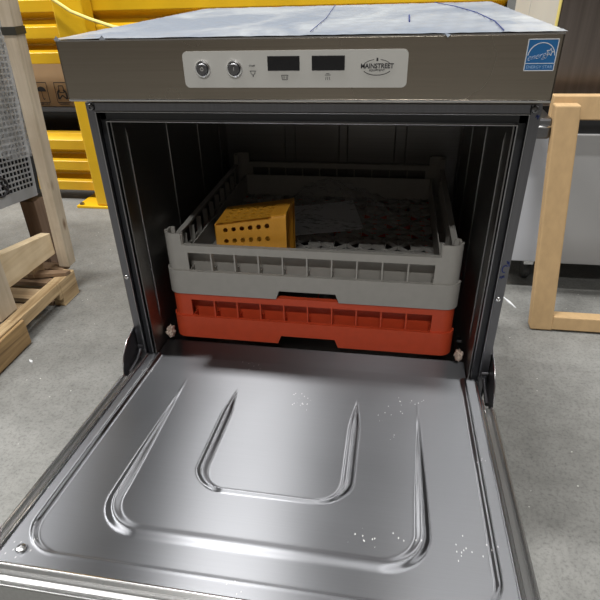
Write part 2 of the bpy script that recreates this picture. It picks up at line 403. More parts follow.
for k in range(3): strip((.0415+.002*k, zb+.001), (.0410+.0025*k, zb-.0025))
zc = ZC-.0005
sy.build('wash_symbol', M['ink'], pl); sy = MB()
q = .0075
poly([(-.0578+q, zc-.0012), (-.0574+q, zc-.0040), (-.055+q, zc-.0060), (-.0526+q, zc-.0040), (-.0522+q, zc-.0012)]); poly([(-.0590+q, zc-.0012), (-.0510+q, zc-.0012)]); strip((-.055+q, zc-.0060), (-.055+q, zc-.0078), .001)
sy.build('start_symbol', M['ink'], pl)
text('start_lettering', 'START', .0026, M['ink'], pl, (-.0480, HF-.0016, ZC+.004))
lx = .101
text('brand_lettering', 'MAINSTREET', .0072, M['ink'], pl, (lx, HF-.0016, ZC+.0028), squeeze=.92, bold=.00015)
text('brand_small_lettering', 'EQUIPMENT', .0030, M['ink'], pl, (lx, HF-.0016, ZC-.0016), squeeze=1.1)
sy = MB()
def arc(a0, a1, rx, rz, cz, wd): poly([(lx+rx*math.cos(R(a0+(a1-a0)*i/14)), cz+rz*math.sin(R(a0+(a1-a0)*i/14))) for i in range(15)], wd)
arc(25, 77, .0165, .0085, ZC+.0015, .0006); arc(103, 155, .0165, .0085, ZC+.0015, .0006); arc(205, 335, .0165, .0075, ZC+.0006, .0007)
for i in range(5):
    strip((lx-.0010, ZC+.0085+i*.0007), (lx+.0010, ZC+.0085+i*.0007), .0008)
sy.build('brand_emblem', M['ink'], pl)

# energy sticker
st = MB().box(.2635, .2945, HF-.0006, HF-.0001, .8115, .8430).build('energy_sticker', M['blue'], dw); st['label'] = 'blue square energy sticker with white script'
sy = MB()
_H = HF; 
def sstrip(mb, p0, p1, wd, y=HF-.0010):
    a_ = Vector((p0[0], 0, p0[1])); b_ = Vector((p1[0], 0, p1[1])); t_ = (b_-a_).normalized(); q = Vector((-t_.z, 0, t_.x))*wd*.5
    vs = [a_+q, a_-q, b_-q, b_+q]; mb.add([(v.x, y, v.z) for v in vs]+[(v.x, y+.0005, v.z) for v in vs], [(0,1,2,3), (4,7,6,5), (0,4,5,1), (1,5,6,2), (2,6,7,3), (3,7,4,0)])
x0, x1, z0, z1 = .2635, .2945, .8115, .8430
for p, q in (((x0, z0), (x1, z0)), ((x1, z0), (x1, z1)), ((x1, z1), (x0, z1)), ((x0, z1), (x0, z0))): sstrip(sy, p, q, .0009)
sstrip(sy, (x0, .8188), (x1, .8188), .0006)
ar = [(.279+.0140*math.cos(R(t)), .8255+.0140*math.sin(R(t))) for t in range(5, 176, 10)]
for p, q in zip(ar, ar[1:]): sstrip(sy, p, q, .0008)
sc, rr = (.2875, .8300), .0040
star = [(sc[0]+(rr if i % 2 == 0 else rr*.42)*math.sin(R(36*i+10)), sc[1]+(rr if i % 2 == 0 else rr*.42)*math.cos(R(36*i+10))) for i in range(11)]
for p, q in zip(star, star[1:]): sstrip(sy, p, q, .0006)
sy.build('sticker_lines', M['white'], st)
text('sticker_script', 'energy', .0088, M['white'], st, (.2755, HF-.0008, .8262), rot=(R(90), R(-12), 0), shear=.5, squeeze=.95, bold=-.00022)
text('sticker_lettering', 'ENERGY STAR', .0044, M['pale_blue'], st, (.279, HF-.0008, .8150), squeeze=.98)

MB().box(-.272, .272, .0, .055, .3265, .3285).build('sill_plate', M['door_steel'], dw, uvaxis='yx')
# screws on the front frame
def screw(x, y, z, ax, parent, r=.0042, mat=None):
    s_ = MB().lathe([(r, 0), (r, r*.25), (r*.8, r*.55), (r*.35, r*.68), (r*.3, r*.35), (.0001, r*.35)], (x, y, z), ax, 20).build('screw', mat or M['bright_steel'], parent, smooth=True); return s_
screw(-.2935, -.006, .7615, (0, -1, 0), dw, .005, M['dark_steel']); screw(.2935, -.006, .7615, (0, -1, 0), dw, .005, M['dark_steel'])
screw(.2945, -.006, .493, (0, -1, 0), dw, .0040); screw(-.2945, -.006, .493, (0, -1, 0), dw, .0040)
# blue marker handwriting on the right-hand frame strip
def pen(ps, wd=.0008):
    mb = MB()
    for p, q in zip(ps, ps[1:]): sstrip(mb, p, q, wd, -.0066)
    mb.build('marker_letter', M['marker'], dw)
pen([(.2985, .5475), (.2955, .549), (.2925, .546), (.2918, .5415), (.2935, .538), (.2965, .5375)], .0016)
pen([(.2965, .556), (.2980, .5515), (.2992, .555), (.3005, .5475)], .0015)
pen([(.2905, .528), (.2920, .531), (.2930, .527), (.2940, .532), (.2950, .5285), (.2960, .533), (.2969, .529)], .0010)
pen([(.2958, .7520), (.2972, .7555), (.2985, .7500), (.2998, .7545), (.2968, .7530)], .0010)
# feet
for sx in (-.26, .26):
    for y in (.05, .52):
        MB().lathe([(.0, .0), (.022, .0), (.022, .012), (.014, .02), (.014, .10)], (sx, y, 0)).build('foot', M['dark_steel'], dw, smooth=True)

# ------------------------------------------------------------------ the drop-down door (local: hinge line at y=0, opening towards -y)
K = .0762
door = bpy.data.objects.new('door', None); COL.objects.link(door); door.parent = dw
door.location = (0, -.06, .3368); door.rotation_euler = (-math.atan(K), 0, 0)
# inner panel as one pressed sheet
HX = .2835; YA, YB = -.385, .060
nx, ny = 378, 298
X, Y = np.meshgrid(np.linspace(-HX, HX, nx+1), np.linspace(YA, YB, ny+1))
def u_dist(X, Y, hw, yb, r):
    """distance to a U made of two straight arms and a rounded bottom"""
    ax = np.abs(X)
    d_arm = np.abs(ax-hw); d_bot = np.abs(Y-yb)
    dc = np.abs(np.hypot(ax-(hw-r), Y-(yb+r))-r)
    return np.where(Y > yb+r, d_arm, np.where(ax < hw-r, d_bot, dc))
def bead(d, wd): return np.where(d < wd, .5*(1+np.cos(np.pi*np.clip(d/np.maximum(wd, 1e-6), 0, 1))), 0)
def smooth(a, b, v): t = np.clip((v-a)/(b-a), 0, 1); return t*t*(3-2*t)
Z = np.zeros_like(X)
# inner U, arms lean outward towards the bottom and taper to points at the hinge
fade = 1-smooth(-.10, -.018, Y)
thin = .5+.5*smooth(-.240, -.205, Y)
Z += .0036*bead(u_dist(X, Y, .0975, -.240, .040), (.0012+.0080*fade)*thin)*np.clip(fade*1.5, 0, 1)
# outer U
fade2 = 1-smooth(-.30, .005, Y)
Z += .0036*bead(u_dist(X, Y, .190, -.318, .050), .0012+.0098*fade2)*np.clip(fade2*1.5, 0, 1)
# stepped border: field sits a little lower than the rim
ds = np.where(Y > -.362+.045, .2635-np.abs(X), np.where(np.abs(X) < .2635-.045, Y+.362, .045-np.hypot(np.abs(X)-(.2635-.045), Y-(-.362+.045))))
front_soft = .4+.6*smooth(-.362, -.31, Y)
Z += .0030*(1-smooth(-.003, .003, ds))*1.0+.0016*bead(np.abs(ds+.003), .0035)*front_soft
dp = MB(); dp.v = [tuple(p) for p in np.stack([X.ravel(), Y.ravel(), Z.ravel()], 1)]
idx = np.arange((nx+1)*(ny+1)).reshape(ny+1, nx+1)
dp.f = [tuple(q) for q in np.stack([idx[:-1, :-1].ravel(), idx[:-1, 1:].ravel(), idx[1:, 1:].ravel(), idx[1:, :-1].ravel()], 1).tolist()]
o = dp.build('door_liner', M['door_steel'], door, smooth=True, uvaxis='yx'); o['label'] = 'brushed inner panel with two pressed U shaped beads'
# gasket ridges, side channels and outer shell
for sgn in (-1, 1):
    s_ = MB()
    prof = [(.2830, .0030), (.2838, .0056), (.2856, .0062), (.2868, .0040), (.2874, .0040), (.2884, .0058), (.2896, .0056), (.2902, -.0010), (.2990, -.0015), (.2996, .0005), (.3012, .0025), (.3030, .0005), (.3042, .0008), (.3060, -.001), (.3062, -.035), (.2830, -.035)]
    s_.prism([(sgn*u, v) for u, v in prof], -.386, -.012, 'y')
    s_.build('door_side_rail', M['rail_steel'], door, bevel=.0004)
    e = MB(); e.tube([(sgn*.2850, -.384, .0052), (sgn*.2850, .050, .0052)], .0017, 8); e.tube([(sgn*.3012, -.384, .0014), (sgn*.3012, -.02, .0014)], .0023, 8); e.tube([(sgn*.2890, -.384, .0048), (sgn*.2890, .0, .0048)], .0011, 8)
    e.build('rail_bead', M['bright_steel'], door, smooth=True)
    k = MB().box(min(sgn*.2835, sgn*.2895), max(sgn*.2835, sgn*.2895), -.012, .058, -.01, .0042).build('rail_end', M['dark_steel'], door, bevel=.001)
fr = MB()   # front rim and folded handle lip; profile in y-z extruded along x
prof = [(-.380, -.003), (-.384, .0045), (-.388, .0060), (-.3915, .0030), (-.394, -.0040), (-.400, -.0050), (-.4055, -.0020), (-.4075, -.0032), (-.409, -.034), (-.380, -.035)]
fr.prism(prof, -.3062, .3062, 'x'); fr.build('door_front_rim', M['rail_steel'], door, bevel=.0008)
e = MB(); e.tube([(-.3055, -.3870, .0052), (.3055, -.3870, .0052)], .0015, 8); e.tube([(-.3055, -.4062, -.0026), (.3055, -.4062, -.0026)], .0012, 8)
e.build('rim_bead', M['bright_steel'], door, smooth=True)
MB().box(-.305, .305, -.405, .0, -.037, -.034).build('door_outer_skin', M['hood_steel'], door)
screw(-.2585, -.3655, .0030, (0, 0, 1), door, .0065); screw(.2585, -.3655, .0030, (0, 0, 1), door, .0065)
# hinge covers: curved blades standing on the body beside the door
for sgn in (-1, 1):
    hb = MB(); pr = [(.030, .300), (.040, .395), (.016, .396), (-.012, .388), (-.036, .382), (-.056, .366), (-.066, .345), (-.068, .322), (-.060, .312), (-.03, .318), (.0, .305)]
    a_, b_ = sorted((sgn*.3035, sgn*.3055)); hb.prism(pr, a_, b_, 'x')
    hc = hb.build('hinge_cover', M['dark_steel'], dw, bevel=.0006)
    e = MB(); e.tube([(sgn*.3045, y, z) for y, z in pr[2:8]], .0012, 8); e.build('cover_edge', M['bright_steel'], hc, smooth=True)
    ha = MB(); ha.tube([(sgn*.298, .022, .352), (sgn*.298, .000, .350), (sgn*.298, -.025, .336), (sgn*.297, -.060, .334)], .0038, 8)
    ha.lathe([(.0001, -.005), (.008, -.005), (.008, .005), (.0001, .005)], (sgn*.297, .0, .350), (1, 0, 0), 16)
    ha.build('hinge_arm', M['frame_steel'], hc, smooth=True)

# ------------------------------------------------------------------ dish racks
def rack(name, label, z0, mat, lmat, group, coarse=False):
    r = empty(name, label, 'dish rack', (-.003, .31, z0), group=group)
    O = .254; oy = .2505; HS, HW1, HR, HT = .0460, .0800, .0935, .1145
    skirt = MB()   # lower band with a handhold notch in the middle of each side
    hw = .049; hs = .006; nz = .0165
    for side in range(4):
        def T(u, v, z, side=side):
            a = side*math.pi/2; x, y = u, -v
            return (x*math.cos(a)-y*math.sin(a), x*math.sin(a)+y*math.cos(a), z)
        L = O-.022
        for (v0, v1) in ((oy, oy-.003),):
            # outline of the strip in (u,z) with the notch
            out = [(-L, 0), (-hw-hs, 0), (-hw, nz), (hw, nz), (hw+hs, 0), (L, 0), (L, HS), (-L, HS)]
            # three quads left, middle, right so the faces stay convex
            for q in ([(-L, 0), (-hw-hs, 0), (-hw, nz), (-hw, HS), (-L, HS)], [(-hw, nz), (hw, nz), (hw, HS), (-hw, HS)], [(hw, nz), (hw+hs, 0), (L, 0), (L, HS), (hw, HS)]):
                n = len(q); skirt.add([T(u, v0, z) for u, z in q]+[T(u, v1, z) for u, z in q], [tuple(range(n)), tuple(range(n, 2*n))[::-1]]+[(i, n+i, n+(i+1) % n, (i+1) % n) for i in range(n)])
    def corner(mb, rad, inset, z0_, z1_, t):
        for cxx, cyy, a0 in ((O-.022, oy-.022, 0), (-(O-.022), oy-.022, 90), (-(O-.022), -(oy-.022), 180), (O-.022, -(oy-.022), 270)):
            k = len(mb.v); m_ = 8
            for i in range(m_+1):
                an = R(a0+90*i/m_); c_, s_ = math.cos(an), math.sin(an); ro = .022-inset; ri = ro-t
                for rr_, zz in ((ro, z0_), (ri, z0_), (ro, z1_), (ri, z1_)): mb.v.append((cxx+rr_*c_, cyy+rr_*s_, zz))
            for i in range(m_):
                a_ = k+4*i; b_ = a_+4
                mb.f += [(a_, b_, b_+2, a_+2), (b_+1, a_+1, a_+3, b_+3), (a_+2, b_+2, b_+3, a_+3), (b_, a_, a_+1, b_+1)]
            mb.f += [(k, k+2, k+3, k+1), (k+4*m_, k+4*m_+1, k+4*m_+3, k+4*m_+2)]
    corner(skirt, .03, 0, 0, HS, .003)
    skirt.build('skirt', mat, r, smooth=True)
    wall = MB(); ins = .0034; WX = .2135 if coarse else .2085
    corner(wall, .03, ins, HS-.004, HT, .003)
    for side in range(4):
        def bx(u0, u1, v0, v1, za, zb_, side=side):
            a = side*math.pi/2; m_ = Matrix.Rotation(a, 4, 'Z'); wall.box(u0, u1, -v1, -v0, za, zb_, m_)
        L = O-.022; pe = O-.037
        for sg in (-1, 1):   # corner post flats
            u0, u1 = sorted((sg*L, sg*(pe-.0))); bx(u0, u1, oy-ins-.003, oy-ins, HS-.004, HT)
            u0, u1 = sorted((sg*(pe+.0001), sg*WX)); bx(u0, u1, oy-ins-.003, oy-ins, HS-.004, HR)
            u0, u1 = sorted((sg*(pe-.0015), sg*(pe+.0015))); bx(u0, u1, oy-ins-.010, oy-ins-.0031, HR+.0001, HT)
        bx(-WX, WX, oy-ins-.003, oy-ins, HW1, HR); bx(-WX, WX, oy-ins-.003, oy-ins, HS-.004, HS+.0005)
        bx(-pe, pe, oy-ins-.010, oy-ins-.0031, HR-.003, HR)          # top ledge
        bx(-L+.008, L-.008, oy-.0305, oy-.0285, .018, HW1-(.004 if coarse else .012))               # inner wall seen through the windows
        for i in range(1, 10):
            u = -WX+WX*.2*i; bx(u-.0012, u+.0012, oy-ins-.010, oy-ins, HS, HW1)
        for i in range(11):
            u = -WX+WX*.2*i; bx(u-.001, u+.001, oy-.0285, oy-.003, .02, HS)
    wall.build('rim_wall', mat, r, smooth=True)
    g_ = MB(); zg = .0205
    G = .228; n = 2 if coarse else 9; st_ = 2*G/n; wd = .0012; ht = .007
    def bar(p, q, w_=wd, h_=ht):
        a_ = Vector((p[0], p[1], 0)); b_ = Vector((q[0], q[1], 0)); t_ = (b_-a_).normalized(); s2 = Vector((-t_.y, t_.x, 0))*w_*.6
        g_.hexa([(*(a_-s2).xy, zg-h_), (*(b_-s2).xy, zg-h_), (*(b_+s2).xy, zg-h_), (*(a_+s2).xy, zg-h_), (*(a_-s2).xy, zg), (*(b_-s2).xy, zg), (*(b_+s2).xy, zg), (*(a_+s2).xy, zg)])
    for i in range(n+1):
        bar((-G+st_*i, -G), (-G+st_*i, G)); bar((-G, -G+st_*i), (G, -G+st_*i))
    for i in range(0 if coarse else n):
        for j in range(n):
            x, y = -G+st_*i, -G+st_*j
            bar((x, y), (x+st_, y+st_)); bar((x+st_, y), (x, y+st_))
            if (i+j) % 2 == 0: bar((x+st_/2, y), (x+st_/2, y+st_))
            else: bar((x, y+st_/2), (x+st_, y+st_/2))
    for i in range(1, n):
        for j in range(1, n):
            x, y = -G+st_*i, -G+st_*j; ring_wall(g_, rrect(x-.007, x+.007, y-.007, y+.007, .002, 2), rrect(x-.0055, x+.0055, y-.0055, y+.0055, .0015, 2), zg-.004, zg+.001)
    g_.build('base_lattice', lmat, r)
    return r
rack('dish_rack', 'red plastic dish rack, the lower of the two in the dishwasher', .335, M['red_plastic'], M['red_plastic'], 'dish racks in the dishwasher', coarse=True)
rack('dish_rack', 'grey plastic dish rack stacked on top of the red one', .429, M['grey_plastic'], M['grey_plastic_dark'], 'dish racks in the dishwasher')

# ------------------------------------------------------------------ yellow perforated basket lying in the grey rack
ZB = .4507
bk = empty('cutlery_basket', 'yellow plastic cutlery basket with round holes lying in the grey rack', 'cutlery basket', (-.168, .098, ZB))
BL, BW, BH = .123, .082, .0983
def holed_panel(mb, Lu, Lv, holes, T, th=.0022, seg=16):
    """rectangular sheet with round / diamond holes, in local u,v mapped by T(u,v,depth); each hole sits in its own cell"""
    us = sorted({0, Lu} | {h_[0]-h_[2] for h_ in holes} | {h_[0]+h_[2] for h_ in holes}); vs_ = sorted({0, Lv} | {h_[1]-h_[3] for h_ in holes} | {h_[1]+h_[3] for h_ in holes})
    us = [u for i, u in enumerate(us) if i == 0 or u-us[i-1] > 1e-6]; vs_ = [v for i, v in enumerate(vs_) if i == 0 or v-vs_[i-1] > 1e-6]
    for i in range(len(us)-1):
        for j in range(len(vs_)-1):
            u0, u1, v0, v1 = us[i], us[i+1], vs_[j], vs_[j+1]; cu, cv = (u0+u1)/2, (v0+v1)/2
            hh = [h_ for h_ in holes if abs(h_[0]-cu) < 1e-5 and abs(h_[1]-cv) < 1e-5]
            if not hh:
                for d_ in (0, th): mb.add([T(u0, v0, d_), T(u1, v0, d_), T(u1, v1, d_), T(u0, v1, d_)], [(0, 1, 2, 3)])
                continue
            _, _, du, dv, ru, rv, kind = hh[0]; hole = []; sq = []
            for k in range(seg):
                a_ = 2*math.pi*(k+.5)/seg; c_, s_ = math.cos(a_), math.sin(a_)
                if kind == 'o': hole.append((cu+ru*c_, cv+rv*s_))
                else: q = 1/(abs(c_)+abs(s_)); hole.append((cu+ru*c_*q, cv+rv*s_*q))
                q = 1/max(abs(c_), abs(s_)); sq.append((c_*q, s_*q))
            sq = [(cu+a_*(u1-u0)/2, cv+b_*(v1-v0)/2) for a_, b_ in sq]
            corners = [(u1, v1), (u0, v1), (u0, v0), (u1, v0)]
            for d_ in (0, th):
                k0 = len(mb.v); mb.v += [T(u, v, d_) for u, v in hole]+[T(u, v, d_) for u, v in sq]+[T(u, v, d_) for u, v in corners]
                for k in range(seg):
                    k2 = (k+1) % seg; mb.f.append((k0+k, k0+k2, k0+seg+k2, k0+seg+k))
                    if (k+1) % (seg//4) == seg//8 % (seg//4) and False: pass
                # corner triangles
                for q, kk in enumerate((seg//8-1, 3*seg//8-1, 5*seg//8-1, 7*seg//8-1)):
                    mb.f.append((k0+seg+kk, k0+2*seg+q, k0+seg+(kk+1) % seg))
            k0 = len(mb.v); mb.v += [T(u, v, 0) for u, v in hole]+[T(u, v, th) for u, v in hole]
            for k in range(seg): k2 = (k+1) % seg; mb.f.append((k0+k, k0+k2, k0+seg+k2, k0+seg+k))
pm = MB()
hl = [(.018+.0148*i, .024+.0200*j, .0070, .0080, .0042, .0042, 'o') for i in range(6) for j in range(4)]
holed_panel(pm, BL-.003, BH-.004, hl, lambda u, v, d_: (u, d_, v+.001))
pm.build('front_wall', M['yellow_plastic'], bk)
pm = MB(); hl2 = [(.018+.0148*i, .014+.0150*j, .0072, .0072, .0068, .0052, 'd') for i in range(6) for j in range(5)]
holed_panel(pm, BL-.003, BW-.002, hl2, lambda u, v, d_: (u, v+.001, BH-d_))
pm.build('top_wall', M['yellow_plastic'], bk)
pm = MB(); holed_panel(pm, BL-.003, BH-.004, hl, lambda u, v, d_: (u, BW-d_, v+.001)); pm.build('rear_wall', M['yellow_plastic'], bk)
pm = MB(); holed_panel(pm, BL-.003, BW-.002, hl2, lambda u, v, d_: (u, v+.001, d_)); pm.build('bottom_wall', M['yellow_plastic'], bk)
pm = MB(); pm.box(-.001, .0015, .0, BW, .0, BH); pm.build('end_wall', M['yellow_plastic'], bk, bevel=.001)
pm = MB(); Pm = lambda u, v, d_: (BL-.024+d_, u, v)
ring_wall(pm, rrect(-.0012, BW+.0012, -.001, BH+.0012, .007, 5), rrect(.0015, BW-.0015, .0015, BH-.0015, .006, 5), 0, .0255, Pm)
ring_wall(pm, rrect(-.0022, BW+.0022, -.001, BH+.0022, .008, 5), rrect(.0015, BW-.0015, .0015, BH-.0015, .006, 5), .0235, .0265, Pm)
for dz in (.002, .006, .010, .014): ring_wall(pm, rrect(-.0016, BW+.0016, -.001, BH+.0016, .007, 5), rrect(.0, BW, .0, BH, .007, 5), dz, dz+.0015, Pm)
pm.build('rim_band', M['yellow_plastic'], bk, smooth=True)
pm = MB(); pm.box(BL-.010, BL-.008, .002, BW-.002, .002, BH-.002); pm.build('end_cap', M['yellow_plastic'], bk)

for c_ in bk.children:     # the basket widens from its closed end to its rim
    for v in c_.data.vertices: v.co.z *= 1+.21*v.co.x/BL
# ------------------------------------------------------------------ instruction sheet and bag
def sheet(name, pts, z, mat, label, cat, thick=.0015, wave=.001, n=14, z2=None):
    mb = MB(); P4 = [Vector((*p, 0)) for p in pts]
    for lay in (0, 1):
        for j in range(n+1):
            for i in range(n+1):
                u, v = i/n, j/n; p = P4[0]*(1-u)*(1-v)+P4[1]*u*(1-v)+P4[2]*u*v+P4[3]*(1-u)*v
                mb.v.append((p.x, p.y, z+lay*thick+wave*(1+math.sin(u*5+v*3))*.5+(.002*max(0, u-.75)*4 if lay >= 0 else 0)))
    q = n+1
    for lay in (0, 1):
        for j in range(n):
            for i in range(n): k = lay*q*q+j*q+i; mb.f.append((k, k+1, k+q+1, k+q))
    e = [(0, i) for i in range(n)]
    for i in range(n):
        mb.f += [(i, i+1, q*q+i+1, q*q+i), (n*q+i, n*q+i+1, q*q+n*q+i+1, q*q+n*q+i), (i*q, (i+1)*q, q*q+(i+1)*q, q*q+i*q), (i*q+n, (i+1)*q+n, q*q+(i+1)*q+n, q*q+i*q+n)]
    return tag(mb.build(name, mat, None, smooth=True), label, cat)
def paper_mat():
    m, nt, b = new_mat('printed_paper')
    br = N(nt, 'ShaderNodeTexNoise', Scale=1.0, Detail=2.0); nt.links.new(coords(nt, (90, 260, 1)), br.inputs['Vector'])
    big = N(nt, 'ShaderNodeTexNoise', Scale=14.0, Detail=2.0); nt.links.new(coords(nt), big.inputs['Vector'])
    ad = N(nt, 'ShaderNodeMath', operation='MULTIPLY'); nt.links.new(br.outputs[0], ad.inputs[0]); nt.links.new(big.outputs[0], ad.inputs[1])
    nt.links.new(ramp(nt, ad.outputs[0], [(.30, (.90, .91, .94)), (.36, (.42, .43, .45))]), b.inputs['Base Color']); b.inputs['Roughness'].default_value = .6
    return m
sheet('instruction_leaflet', [(-.085, .275), (.077, .330), (.042, .490), (-.115, .440)], .4506, paper_mat(), 'grey white printed leaflet lying in the grey rack beside the yellow basket', 'leaflet')
# crumpled clear bag
mb = MB(); nb = 26
rs = np.random.RandomState(3); hh = rs.rand(nb+1, nb+1)
for _ in range(1): hh = (hh+np.roll(hh, 1, 0)+np.roll(hh, 1, 1)+np.roll(hh, -1, 0))/4
for j in range(nb+1):
    for i in range(nb+1):
        u, v = i/nb, j/nb; e = min(u, 1-u, v, 1-v)*4
        mb.v.append((-.10+.26*u+.02*math.sin(v*7), .345+.175*v+.02*math.sin(u*5), .4555+min(1, e)*(.006+.045*hh[j, i]+.02*math.sin(u*4)*v)))
for j in range(nb):
    for i in range(nb): k = j*(nb+1)+i; mb.f.append((k, k+1, k+nb+2, k+nb+1))
tag(mb.build('plastic_bag', M['bag']), 'crumpled clear plastic bag lying at the back of the grey rack', 'plastic bag')
# wads of paper tucked in the bottom corners of the opening
def wad(loc, r, label, seed):
    bm = bmesh.new(); bmesh.ops.create_icosphere(bm, subdivisions=3, radius=r); rs = random.Random(seed)
    for v in bm.verts:
        q = v.co.normalized(); k = .75+.35*abs(math.sin(q.x*5+seed)*math.cos(q.y*6+q.z*4))+rs.uniform(-.08, .08); v.co = Vector((q.x*r*k*.75, q.y*r*k, q.z*r*k*1.1))
    me = bpy.data.meshes.new('paper_wad'); bm.to_mesh(me); bm.free(); me.materials.append(M['tissue'])
    o = bpy.data.objects.new('paper_wad', me); o.location = loc; COL.objects.link(o); return tag(o, label, 'paper wad')
wad((-.2625, .055, .3475), .0115, 'crumpled beige paper wad in the left corner by the red rack', 2)
wad((.2605, .048, .3475), .0105, 'crumpled pinkish paper wad in the right corner by the red rack', 7)

# ------------------------------------------------------------------ yellow guard rails behind
yr = empty('guard_rail', 'yellow steel guard rail with ribbed beams on a bolted post behind the dishwasher', 'guard rail', (-1.25, 1.58, 0))
YR = 1.60-1.58
def rib_beam(z0, xa, xb, name='rail_beam'):
    """ribbed beam, bottom at z0, three ribs; profile in (y,z)"""
    prof = []
    z = z0
    for k in range(3):
        prof += [(YR-.0, z), (YR-.0, z+.043), (YR+.045, z+.066), (YR+.045, z+.074)]
        z += .0975
        if k < 2: prof += [(YR+.030, z-.012)]
    back = [(y+.004, zz) for y, zz in reversed(prof)]
    o = MB().prism(prof+back, xa, xb, 'x').build(name, M['yellow_paint'], yr, bevel=.002); return o
rib_beam(.611, -1.2, 1.745); rib_beam(.050, -1.2, .30)
po = MB(); po.box(.025, .150, -.075, .015, .012, 1.15); po.build('post', M['yellow_paint'], yr, bevel=.008)
bp_ = MB(); bp_.box(-.075, .20, -.085, .095, 0, .012); pp = bp_.build('base_plate', M['yellow_paint'], yr, bevel=.002)
for x in (-.055, .18):
    MB().lathe([(.011, .012), (.011, .020), (.0001, .021)], (x, -.067, 0), n=6).build('anchor_bolt', M['dark_steel'], pp)

# carton beyond the rails, on an added black block standing for the dark gap
bx = empty('cardboard_box', 'brown cardboard box with umbrella and hands symbols behind the yellow rails', 'cardboard box', (-1.55, 2.05, .395))
MB().box(-.75, .75, -.25, .25, .0, .55).build('carton', M['cardboard'], bx, bevel=.004)
MB().box(-.75, .75, -.03, .03, .5505, .5512).build('packing_tape', M['pine'], bx)
def icon(cx_, cz_, kind):
    global sy
    sy = MB(); y = -.2508
    def L_(ps, wd=.003):
        for p, q in zip(ps, ps[1:]):
            a_ = Vector((p[0]+cx_, 0, p[1]+cz_)); b_ = Vector((q[0]+cx_, 0, q[1]+cz_)); t_ = (b_-a_).normalized(); s2 = Vector((-t_.z, 0, t_.x))*wd*.5
            sy.add([((a_+s2).x, y, (a_+s2).z), ((a_-s2).x, y, (a_-s2).z), ((b_-s2).x, y, (b_-s2).z), ((b_+s2).x, y, (b_+s2).z)], [(0, 1, 2, 3)])
    L_([(-.032, -.045), (.032, -.045), (.032, .045), (-.032, .045), (-.032, -.045)])
    if kind == 0:
        ps = [(.024*math.cos(R(t)), .005+.022*math.sin(R(t))) for t in range(0, 181, 15)]
        k = len(sy.v); sy.v += [(cx_+u, y, cz_+v) for u, v in ps]; sy.f.append(tuple(range(k, k+len(ps))))
        L_([(0, .005), (0, -.028), (.006, -.032), (.010, -.026)])
    else:
        L_([(-.022, -.03), (-.022, .0), (-.010, .012)], .009); L_([(.022, -.03), (.022, .0), (.010, .012)], .009)
        L_([(-.012, .0), (.012, .0), (.012, .03), (-.012, .03), (-.012, .0)], .004); L_([(-.02, -.03), (.0, -.012), (.02, -.03)], .006)
    sy.build('umbrella_symbol' if kind == 0 else 'hands_symbol', M['ink'], bx)
icon(-.005, .065, 0); icon(.100, .065, 1)
text('box_lettering', 'KEEP DRY', .013, M['ink'], bx, (-.005, -.2508, .012)); text('box_lettering', 'HANDLE', .014, M['ink'], bx, (.10, -.2508, .012))
ct = empty('dark_gap_block', 'added black block standing for the dark gap under the brown box behind the yellow rails', 'crate', (-1.55, 2.05, 0))
cc = MB(); cc.box(-.75, .75, -.25, .25, .13, .385)
cc.build('gap_block_body', M['black'], ct, bevel=.004)
MB().box(-.76, .76, -.26, .26, .372, .394).build('gap_block_rim', M['dark_steel'], ct, bevel=.003)
for x in (-.7, 0, .62):
    MB().box(x, x+.09, -.25, .25, 0, .13).build('gap_block_foot', M['dark_wood'], ct)

# yellow cord hanging across the rails
cd = MB(); cd.tube([(-1.24, 1.47, .90), (-1.19, 1.47, .852), (-1.125, 1.465, .812), (-1.05, 1.46, .785), (-.955, 1.45, .758), (-.86, 1.45, .742), (-.75, 1.46, .735)], .0065, 8)
tag(cd.build('cord', M['cord'], None, smooth=True), 'pale yellow cord drooping in front of the guard rail post', 'cord')

# ------------------------------------------------------------------ left: pallet, crate timbers, wrapped grille
pa = empty('pallet', 'weathered wooden pallet on the floor at left, under the crate', 'pallet', (-1.40, .30, 0))
def pbox(mb, x0, x1, y0, y1, z0, z1): return mb.box(x0+1.40, x1+1.40, y0-.30, y1-.30, z0, z1)
PX = -.905
mb = MB()   # notched stringer on the near side, profile in (y, z)
prof = [(.738, .0), (.738, .088), (-.40, .088), (-.40, .0), (-.25, .0), (-.23, .040), (-.02, .040), (.0, .0), (.34, .0)]
prof = [(.738, .0), (.62, .0), (.605, .040), (.42, .040), (.405, .0), (.02, .0), (.0, .040), (-.2, .040), (-.22, .0), (-.40, .0), (-.40, .088), (.738, .088)]
def stringer(x, mat):
    mb = MB(); vs = prof
    # split into convex pieces
    for y0, y1, za in ((.645, .738, 0), (.42, .63, .052), (.02, .405, 0), (-.2, 0, .052), (-.40, -.22, 0)):
        pbox(mb, x-.038, x, y0, y1, za, .088)
    for ya, yb in ((.63, .645), (.405, .42), (0, .02), (-.22, -.2)):
        up = (ya in (.605, 0)); pbox(mb, x-.038, x, ya, yb, .03, .088)
    return mb.build('stringer', mat, pa, bevel=.002)
stringer(PX, M['weathered']); stringer(-1.38, M['old_wood']); stringer(-1.86, M['old_wood'])
for k, (y0, y1, mt, dx) in enumerate(((.74, .79, 'brown_wood', -.045), (.645, .725, 'brown_wood', -.045), (.545, .605, 'pine_x', -.042), (.435, .515, 'pine_x', -.044), (.335, .40, 'pine_x', -.042), (.20, .29, 'pine_x', -.043), (.06, .15, 'pine_x', -.042), (-.08, .01, 'pine_x', -.043), (-.24, -.14, 'pine_x', -.043))):
    mb = MB(); pbox(mb, -1.9, PX+dx, y0, y1, .068, .084); mb.build('deck_board', M[mt], pa, bevel=.002)
for y0, y1 in ((.64, .73), (.2, .3), (-.38, -.3)):
    mb = MB(); pbox(mb, -1.88, PX-.04, y0, y1, .0, .014); mb.build('bottom_board', M['brown_wood'], pa, bevel=.002)
